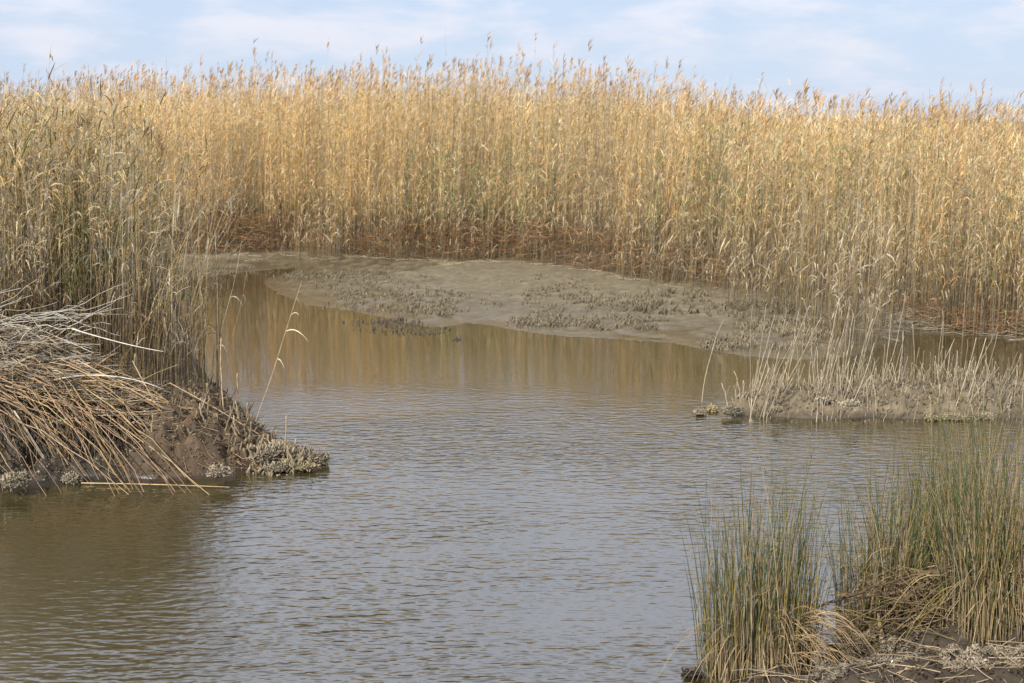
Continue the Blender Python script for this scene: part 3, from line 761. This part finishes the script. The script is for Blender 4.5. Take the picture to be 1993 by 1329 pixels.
def crust(px_, py_, wpx, hpx, n, lab, col, thick=.05):
    cx, cy_ = ground_at(px_, py_, .15); cx, cy_ = float(cx), float(cy_)
    x0, y0 = ground_at(px_ - wpx / 2, py_, .15); x1, y1 = ground_at(px_, py_ - hpx / 2, .15)
    rx, ry = abs(cx - float(x0)), abs(float(y1) - cy_)
    a = U(0, 6.283, n * 2); rr = np.sqrt(U(0, 1, n * 2)) * (1 + .45 * fbm(np.cos(a) * 1.5 + cx * 5, np.sin(a) * 1.5, 2))
    x = cx + rx * rr * np.cos(a); y = cy_ + ry * rr * np.sin(a)
    lump = fbm(x * 16 + 3, y * 16, 3)
    k = lump > -.12; x, y, lump, rr = x[k][:n], y[k][:n], lump[k][:n], rr[k][:n]; n = len(x)
    z = H(x, y) + thick * (.35 + 1.2 * np.clip(lump, 0, 1)) * (1 - .6 * rr) * U(.2, 1, n)
    d = rng.normal(0, 1, (n, 3)); d[:, 2] = np.abs(d[:, 2]); d /= np.linalg.norm(d, axis=-1, keepdims=True)
    Ls = U(.008, .03, n); t = np.array([-.5, 0, .45, .5, .5])
    P = np.stack([x - cx, y - cy_, z], -1)[:, None] + d[:, None] * (Ls[:, None] * t)[..., None] + rng.normal(0, .002, (n, 5, 3))
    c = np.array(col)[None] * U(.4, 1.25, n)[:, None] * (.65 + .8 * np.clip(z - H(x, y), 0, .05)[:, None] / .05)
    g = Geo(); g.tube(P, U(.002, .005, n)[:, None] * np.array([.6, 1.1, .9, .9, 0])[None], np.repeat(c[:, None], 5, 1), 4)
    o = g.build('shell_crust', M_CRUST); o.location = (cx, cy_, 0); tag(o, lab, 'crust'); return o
PC = (.34, .28, .20)
crust(1665, 1222, 80, 40, 1100, 'dark crust at the foot of the middle rush tussock', (.16, .13, .09))
crust(1640, 1262, 100, 70, 1700, 'brown crust hanging over the water between the front tussocks', (.22, .18, .12))
crust(1705, 1240, 120, 60, 2300, 'pale coral like crust below the middle rush tussock', PC, .07)
crust(1735, 1285, 90, 40, 1400, 'pale crust lip over the black hollow in the front bank', PC, .07)
crust(1605, 1310, 80, 60, 1500, 'greyish crust beside the dense left rush tussock', (.27, .23, .17))
crust(1885, 1306, 110, 50, 2000, 'whitish crust at the bottom edge under the right tussock, left half', PC, .07)
crust(1975, 1298, 110, 50, 2000, 'whitish crust at the bottom edge under the right tussock, right half', PC, .07)
clump_px(1348, 1312, 36, 14, 90, 'small black clump in the water left of the front tussock', z=.02, col=(.07, .06, .05))

# ------------------------------------------------------------------ rush tussocks
RG = np.array([.085, .115, .04]); RY = np.array([.36, .27, .08]); RD = np.array([.46, .35, .21]); RB = np.array([.25, .17, .09])
def rush(px_, Y, rx, ry, n, hm, lab, nd=70, ngreen=100, lean=.065, droop=140, dryfrac=.25, hvar=.2):
    cx = (px_ - 996.5) / F * Y * 1.03; cz = float(H(cx, Y))
    root = empty('rush_tussock', (cx, Y, max(cz, .02)))
    def mk(m, dry):
        a = U(0, 6.283, m); rr = np.sqrt(U(0, 1, m))
        ox = rx * rr * np.cos(a); oy = ry * rr * np.sin(a)
        g_ = H(cx + ox, Y + oy) - max(cz, .02)
        h = hm * rng.normal(1 - .08 * rr, hvar, m) * (1 if not dry else U(.5, .95, m))
        h = np.where(U(0, 1, m) < .25, h * U(.45, .85, m), h)
        out = np.stack([ox / rx * .8 + rng.normal(0, .75, m), oy / ry * .6 + rng.normal(0, .6, m), np.zeros(m)], -1) * lean
        K = 8; t = np.linspace(0, 1, K)
        P = np.stack([ox, oy, np.maximum(g_, -.2) - .03], -1)[:, None] + h[:, None, None] * (UPV * (t - .08 * t ** 3)[None, :, None] + out[:, None] * (.45 * t + .9 * t ** 2.2)[None, :, None])
        kink = (U(0, 1, m) < .06)
        P[kink, 5:] += np.array([.10, 0, -.16]) * np.array([.3, .8, 1.4])[None, :, None] * h[kink, None, None]
        if dry: col = pick(m, (RD, RY * 1.1, RB, GREY), (4, 1, 1, 1.5)) * U(.7, 1.15, m)[:, None]
        else: col = pick(m, (RG, RG * 1.5, RY, RD, RB), (5, 1.6, 2.2, dryfrac * 6, 1.0)) * U(.6, 1.3, m)[:, None]
        C = np.repeat(col[:, None], K, 1)
        base = RD * .75
        C = lerp(C, base, (sstep(.45, .05, t)[None, :] * U(.3, 1, m)[:, None])[..., None])
        C = lerp(C, RY * .8, (sstep(.85, 1, t)[None, :] * .6)[..., None])
        R = U(.0022, .0040, m)[:, None] * np.linspace(1.0, .22, K)[None]
        return P, R, C
    P, R, C = mk(n, False)
    for i in range(ngreen):
        g = Geo(); g.tube(P[i:i + 1], R[i:i + 1], C[i:i + 1], 3); g.build('stem', M_RUSH, root)
    g = Geo(); g.tube(P[ngreen:], R[ngreen:], C[ngreen:], 3)
    # little brown seed heads near the tips
    ids = np.where(U(0, 1, len(P)) < .16)[0]; m = len(ids) * 5
    O = np.repeat(P[ids, 6], 5, 0) + rng.normal(0, .008, (m, 3))
    d = rng.normal(0, 1, (m, 3)) * (.012, .012, .022); tt = np.array([0, .5, 1])
    g.tube(O[:, None] + d[:, None] * tt[None, :, None], np.array([.0008, .0022, .0006])[None] * np.ones((m, 1)), RB * .8, 3)
    tag(g.build('stem_mass', M_RUSH, root), kind='stuff')
    P, R, C = mk(nd * 3, True)
    for i in range(nd):
        g = Geo(); g.tube(P[i:i + 1], R[i:i + 1] * 1.2, C[i:i + 1], 3); g.build('dry_stem', M_RUSH, root)
    g = Geo(); g.tube(P[nd:], R[nd:] * 1.2, C[nd:], 3)
    # collapsed straw arching outward and down
    m = droop
    a = rng.normal(-.8, .8, m); rr = U(.1, .9, m)
    ox = rx * rr * np.cos(a); oy = ry * rr * np.sin(a)
    d = np.stack([np.cos(a), np.sin(a) * .8, np.zeros(m)], -1)
    Ls = U(.25, .62, m) * hm; K = 8; t = np.linspace(0, 1, K)
    up = U(.5, 1.3, m); dn = up + U(-.2, .55, m)
    z0 = U(.05, .3, m) * hm
    Q = np.stack([ox, oy, z0], -1)[:, None] + Ls[:, None, None] * (d[:, None] * t[None, :, None] * .9 + UPV * (up[:, None] * t - dn[:, None] * t ** 2)[..., None])
    Q[..., 2] = np.maximum(Q[..., 2], -.12)
    cc = pick(m, (RD * (1.05, .95, .85), RD * .7, RY * .8), (3, 2.5, 1)) * U(.6, 1.1, m)[:, None]
    g.tube(Q, U(.0016, .003, m)[:, None] * np.linspace(1, .6, K)[None], np.repeat(cc[:, None], K, 1), 3)
    tag(g.build('straw_skirt', M_STEM, root), kind='stuff')
    tag(root, lab, 'rush tussock', 'rush tussocks on the front right bank')
    return root
rush(1484, 6.95, .30, .25, 470, .97, 'leftmost rush tussock, dense and rounded, at the bottom edge', droop=130)
rush(1718, 7.45, .23, .2, 250, .80, 'sparse middle rush tussock above the pale crust', lean=.1, droop=60, ngreen=90, nd=50)
rush(1808, 7.8, .24, .2, 220, .92, 'thin rush tussock behind the straw tangle', lean=.09, droop=50, ngreen=90, nd=40)
rush(1885, 8.1, .28, .2, 240, 1.16, 'tall green rush tussock at the back of the right group', lean=.07, droop=40)
rush(1962, 7.12, .33, .27, 460, 1.06, 'rightmost rush tussock, tall with yellowing stems, cut by the frame', droop=170, dryfrac=.45, lean=.11)

# straw tangle between middle and right tussock
tg = Geo(); n = 270
p0 = at_depth(U(1690, 1960, n), U(1100, 1260, n), U(7.0, 7.6, n))
ang = rng.normal(.2, .5, n)
d = np.stack([np.cos(ang), rng.normal(0, .35, n), np.sin(ang)], -1) * U(.1, .32, n)[:, None] * np.where(U(0, 1, n) < .5, 1, -1)[:, None]
s = np.linspace(-1, 1, 5)
P = p0[:, None] + d[:, None] * s[None, :, None] - UPV * (s ** 2)[None, :, None] * U(0, .06, n)[:, None, None]
P[..., 2] = np.maximum(P[..., 2], .1)
tg.tube(P, U(.0018, .0034, n)[:, None] * np.ones((1, 5)), np.repeat((pick(n, (RD * 1.1, RD * .8, RY * .9, RB), (3, 3, 1, 2)) * U(.5, 1.1, n)[:, None])[:, None], 5, 1), 3)
n = 12
o = at_depth(U(1690, 1860, n), U(1150, 1300, n), U(7.1, 7.4, n)); dd = np.stack([rng.normal(.3, .5, n), rng.normal(0, .2, n), rng.normal(-.3, .6, n)], -1)
dd /= np.linalg.norm(dd, axis=-1, keepdims=True); s = np.array([0, .3, .7, 1.])
P = o[:, None] + dd[:, None] * (U(.15, .35, n)[:, None] * s)[..., None]; P[..., 2] = np.maximum(P[..., 2], .12)
tg.ribbon(P, np.array([.006, .02, .016, .002])[None] * np.ones((n, 1)), np.cross(dd, (0.3, 1, .2))[:, None], np.array([.52, .37, .19]))
TG = tg.build('straw_tangle', M_LEAF)
tag(TG, 'tangle of dry straw and dead leaves between the front right tussocks', 'straw', kind='stuff')

# brown twig resting across the tussocks
def tw(pts, Ys, r0, r1, name='twig', parent=None, org=None):
    P = np.array([at_depth(a, b, Y) for (a, b), Y in zip(pts, Ys)])
    g = Geo(); K = 14; tt = np.linspace(0, len(P) - 1, K); i = np.clip(tt.astype(int), 0, len(P) - 2); f = (tt - i)[:, None]
    Q = P[i] * (1 - f) + P[i + 1] * f + rng.normal(0, .0025, (K, 3))
    Q = Q - org
    Q = np.vstack([Q, Q[-1:] + (Q[-1] - Q[-2]) * .02])
    R = np.append(np.linspace(r0, r1, K) * U(.85, 1.15, K), 0)
    g.tube(Q[None], R[None], np.array([.13, .09, .06])[None, None] * U(.8, 1.3, (1, K + 1, 1)), 6)
    return g.build(name, M_STEM, parent, smooth=True)
org = at_depth(1590, 1178, 7.0)
R_ = empty('fallen_branch', org)
tw([(1585, 1182), (1640, 1165), (1700, 1142), (1770, 1122), (1830, 1108), (1878, 1098)], [7.0, 7.05, 7.1, 7.2, 7.25, 7.3], .0085, .005, 'bough', R_, org)
tw([(1638, 1166), (1655, 1150), (1676, 1130)], [7.05, 7.0, 6.98], .005, .0035, 'twig', R_, org)
tw([(1590, 1178), (1560, 1172), (1545, 1160)], [7.0, 6.98, 6.95], .006, .003, 'twig', R_, org)
tag(R_, 'brown forked branch resting across the front rush tussocks', 'branch')

# crumbs of root, shell and broken stem lying on the raw banks
cr = Geo()
def crumbs(p0, p1, q0, q1, n, cols, w, size=(.015, .06), zmin=.02, rr=(.003, .009)):
    p = U(p0, p1, n); q = U(q0, q1, n); x, y = ground_at(p, q, .15)
    z = H(x, y); k = z > zmin; x, y, z = x[k], y[k], z[k]; n = len(x)
    d = rng.normal(0, 1, (n, 3)); d[:, 2] = np.abs(d[:, 2]) * .8; d /= np.linalg.norm(d, axis=-1, keepdims=True)
    Ls = U(*size, n); t = np.array([-.3, .3, .7, .701])
    P = np.stack([x, y, z], -1)[:, None] + d[:, None] * (Ls[:, None] * t)[..., None]
    c = pick(n, cols, w) * U(.6, 1.3, n)[:, None]
    cr.tube(P, U(*rr, n)[:, None] * np.array([1, 1.1, .8, 0])[None], np.repeat(c[:, None], 4, 1), 4)
BR = np.array([.14, .08, .038]); MD = np.array([.21, .16, .095])
crumbs(-100, 620, 770, 940, 9000, (BR, DARK * .7, MD, GREY * .7), (3, 3, 3, .7), (.006, .035), .02, (.003, .010))
crumbs(1400, 2030, 740, 815, 4500, (MD, MD * .5, GREY * .9), (3, 2, 1), (.006, .03), .02, (.003, .009))
crumbs(1350, 2050, 1130, 1420, 6000, (DARK * .5, BR * .5, MD * .7), (4, 2, 1.5), (.005, .02), .02, (.002, .007))
n = 420
p = U(1400, 2050, n); q = U(1130, 1420, n); x, y = ground_at(p, q, .15); z = H(x, y); k = z > .02
litter(cr, x[k], y[k], z[k] + U(0, .05, k.sum()), int(k.sum()), U(.06, .35, k.sum()), (RD * 1.1, RD * .6, GREY * .7), (3, 2, 1.5), r=.002, up=.2)
n = 900
p = U(280, 600, n); q = U(780, 925, n); x, y = ground_at(p, q, .2); z = H(x, y); k = z > .02
litter(cr, x[k], y[k], z[k] + .01, int(k.sum()), U(.05, .25, k.sum()), (BR * 1.4, GREY * .8, MD, TAN * .7), (2, 1.5, 2, 1), r=.0025, up=.45)
CR = cr.build('bank_crumbs', M_MUDSTUB)
tag(CR, 'crumbs of root and shell covering the raw mud banks', 'mud crumbs', kind='stuff')

# ------------------------------------------------------------------ sky, sun, camera
SUN_EL, SUN_AZ = math.radians(40), math.radians(212)   # azimuth clockwise from +Y: behind the viewer, to the left
w = bpy.data.worlds.new('World'); SC.world = w; w.use_nodes = True
nt = w.node_tree; nt.nodes.clear(); N = nt.nodes.new; L = nt.links.new
out = N('ShaderNodeOutputWorld'); bg = N('ShaderNodeBackground'); bg.inputs['Strength'].default_value = .1
sky = N('ShaderNodeTexSky'); sky.sky_type = 'NISHITA'; sky.sun_disc = False; sky.sun_elevation = SUN_EL; sky.sun_rotation = SUN_AZ
sky.air_density = 1.0; sky.dust_density = .6; sky.ozone_density = 1.6
tc = N('ShaderNodeTexCoord'); sx = N('ShaderNodeSeparateXYZ'); L(tc.outputs['Generated'], sx.inputs[0])
def mth(op, *a):
    n = N('ShaderNodeMath'); n.operation = op
    for i, q in enumerate(a):
        if isinstance(q, (int, float)): n.inputs[i].default_value = q
        else: L(q, n.inputs[i])
    return n.outputs[0]
zc = mth('MAXIMUM', sx.outputs['Z'], 0.0)
den = mth('ADD', zc, .09)
cx_ = mth('DIVIDE', sx.outputs['X'], den); cy2 = mth('DIVIDE', sx.outputs['Y'], den)
cb = N('ShaderNodeCombineXYZ'); L(sx.outputs['X'], cb.inputs[0]); L(sx.outputs['Y'], cb.inputs[1]); L(mth('MULTIPLY', sx.outputs['Z'], 3.6), cb.inputs[2])
nz = N('ShaderNodeTexNoise'); nz.inputs['Scale'].default_value = 12; nz.inputs['Detail'].default_value = 7; nz.inputs['Roughness'].default_value = .55; nz.inputs['Distortion'].default_value = .2
L(cb.outputs[0], nz.inputs['Vector'])
cover = N('ShaderNodeMapRange'); cover.interpolation_type = 'SMOOTHSTEP'; cover.inputs[1].default_value = .38; cover.inputs[2].default_value = .70
lift = mth('MULTIPLY', mth('MINIMUM', mth('MAXIMUM', mth('SUBTRACT', zc, .05), 0), .4), .45)
L(mth('ADD', nz.outputs['Fac'], lift), cover.inputs[0])
cov = mth('MULTIPLY', cover.outputs[0], .8)
tone = N('ShaderNodeMix'); tone.data_type = 'RGBA'
tone.inputs[6].default_value = (8.7, 8.7, 9.5, 1); tone.inputs[7].default_value = (12.2, 12.8, 14.8, 1)
L(mth('MINIMUM', mth('MULTIPLY', mth('MAXIMUM', mth('SUBTRACT', zc, .05), 0), 4), 1), tone.inputs[0])
skyt = N('ShaderNodeMix'); skyt.data_type = 'RGBA'; skyt.inputs[0].default_value = .8
L(sky.outputs[0], skyt.inputs[6]); skyt.inputs[7].default_value = (6.3, 7.6, 10.0, 1)
hi = N('ShaderNodeMapRange'); hi.interpolation_type = 'SMOOTHSTEP'; hi.inputs[1].default_value = .40; hi.inputs[2].default_value = .72; L(zc, hi.inputs[0])
tone2 = N('ShaderNodeMix'); tone2.data_type = 'RGBA'; tone2.inputs[7].default_value = (5.6, 5.8, 6.8, 1); L(hi.outputs[0], tone2.inputs[0]); L(tone.outputs[2], tone2.inputs[6])
sk2 = N('ShaderNodeMix'); sk2.data_type = 'RGBA'; sk2.inputs[7].default_value = (3.4, 4.5, 7.0, 1); L(hi.outputs[0], sk2.inputs[0]); L(skyt.outputs[2], sk2.inputs[6])
mx = N('ShaderNodeMix'); mx.data_type = 'RGBA'; L(cov, mx.inputs[0]); L(sk2.outputs[2], mx.inputs[6]); L(tone2.outputs[2], mx.inputs[7])
L(mx.outputs[2], bg.inputs[0]); L(bg.outputs[0], out.inputs[0])

sl_ = bpy.data.lights.new('sun', 'SUN'); sl_.energy = 5.0; sl_.angle = math.radians(.6); sl_.color = (1, .95, .86)
so = bpy.data.objects.new('sun', sl_); COL.objects.link(so)
from mathutils import Vector
sd = Vector((math.sin(SUN_AZ) * math.cos(SUN_EL), math.cos(SUN_AZ) * math.cos(SUN_EL), math.sin(SUN_EL)))
so.rotation_euler = sd.to_track_quat('Z', 'Y').to_euler(); so.location = (-10, -10, 20)

cd = bpy.data.cameras.new('camera'); cam = bpy.data.objects.new('camera', cd); COL.objects.link(cam)
cd.sensor_width = 36; cd.lens = 36 * F / 1993; cd.clip_end = 3000; cd.clip_start = .1
cam.location = (0, 0, CAM_H); cam.rotation_euler = (math.radians(90) - PITCH, 0, 0)
cd.dof.use_dof = True; cd.dof.focus_distance = 9.5; cd.dof.aperture_fstop = 6.3
SC.camera = cam
SC.view_settings.view_transform = 'Standard'; SC.view_settings.look = 'None'; SC.view_settings.exposure = 0
SC.cycles.max_bounces = 6; SC.cycles.diffuse_bounces = 3; SC.cycles.transmission_bounces = 2
SC.cycles.use_denoising = True
try: SC.cycles.denoiser = 'OPENIMAGEDENOISE'
except Exception: pass
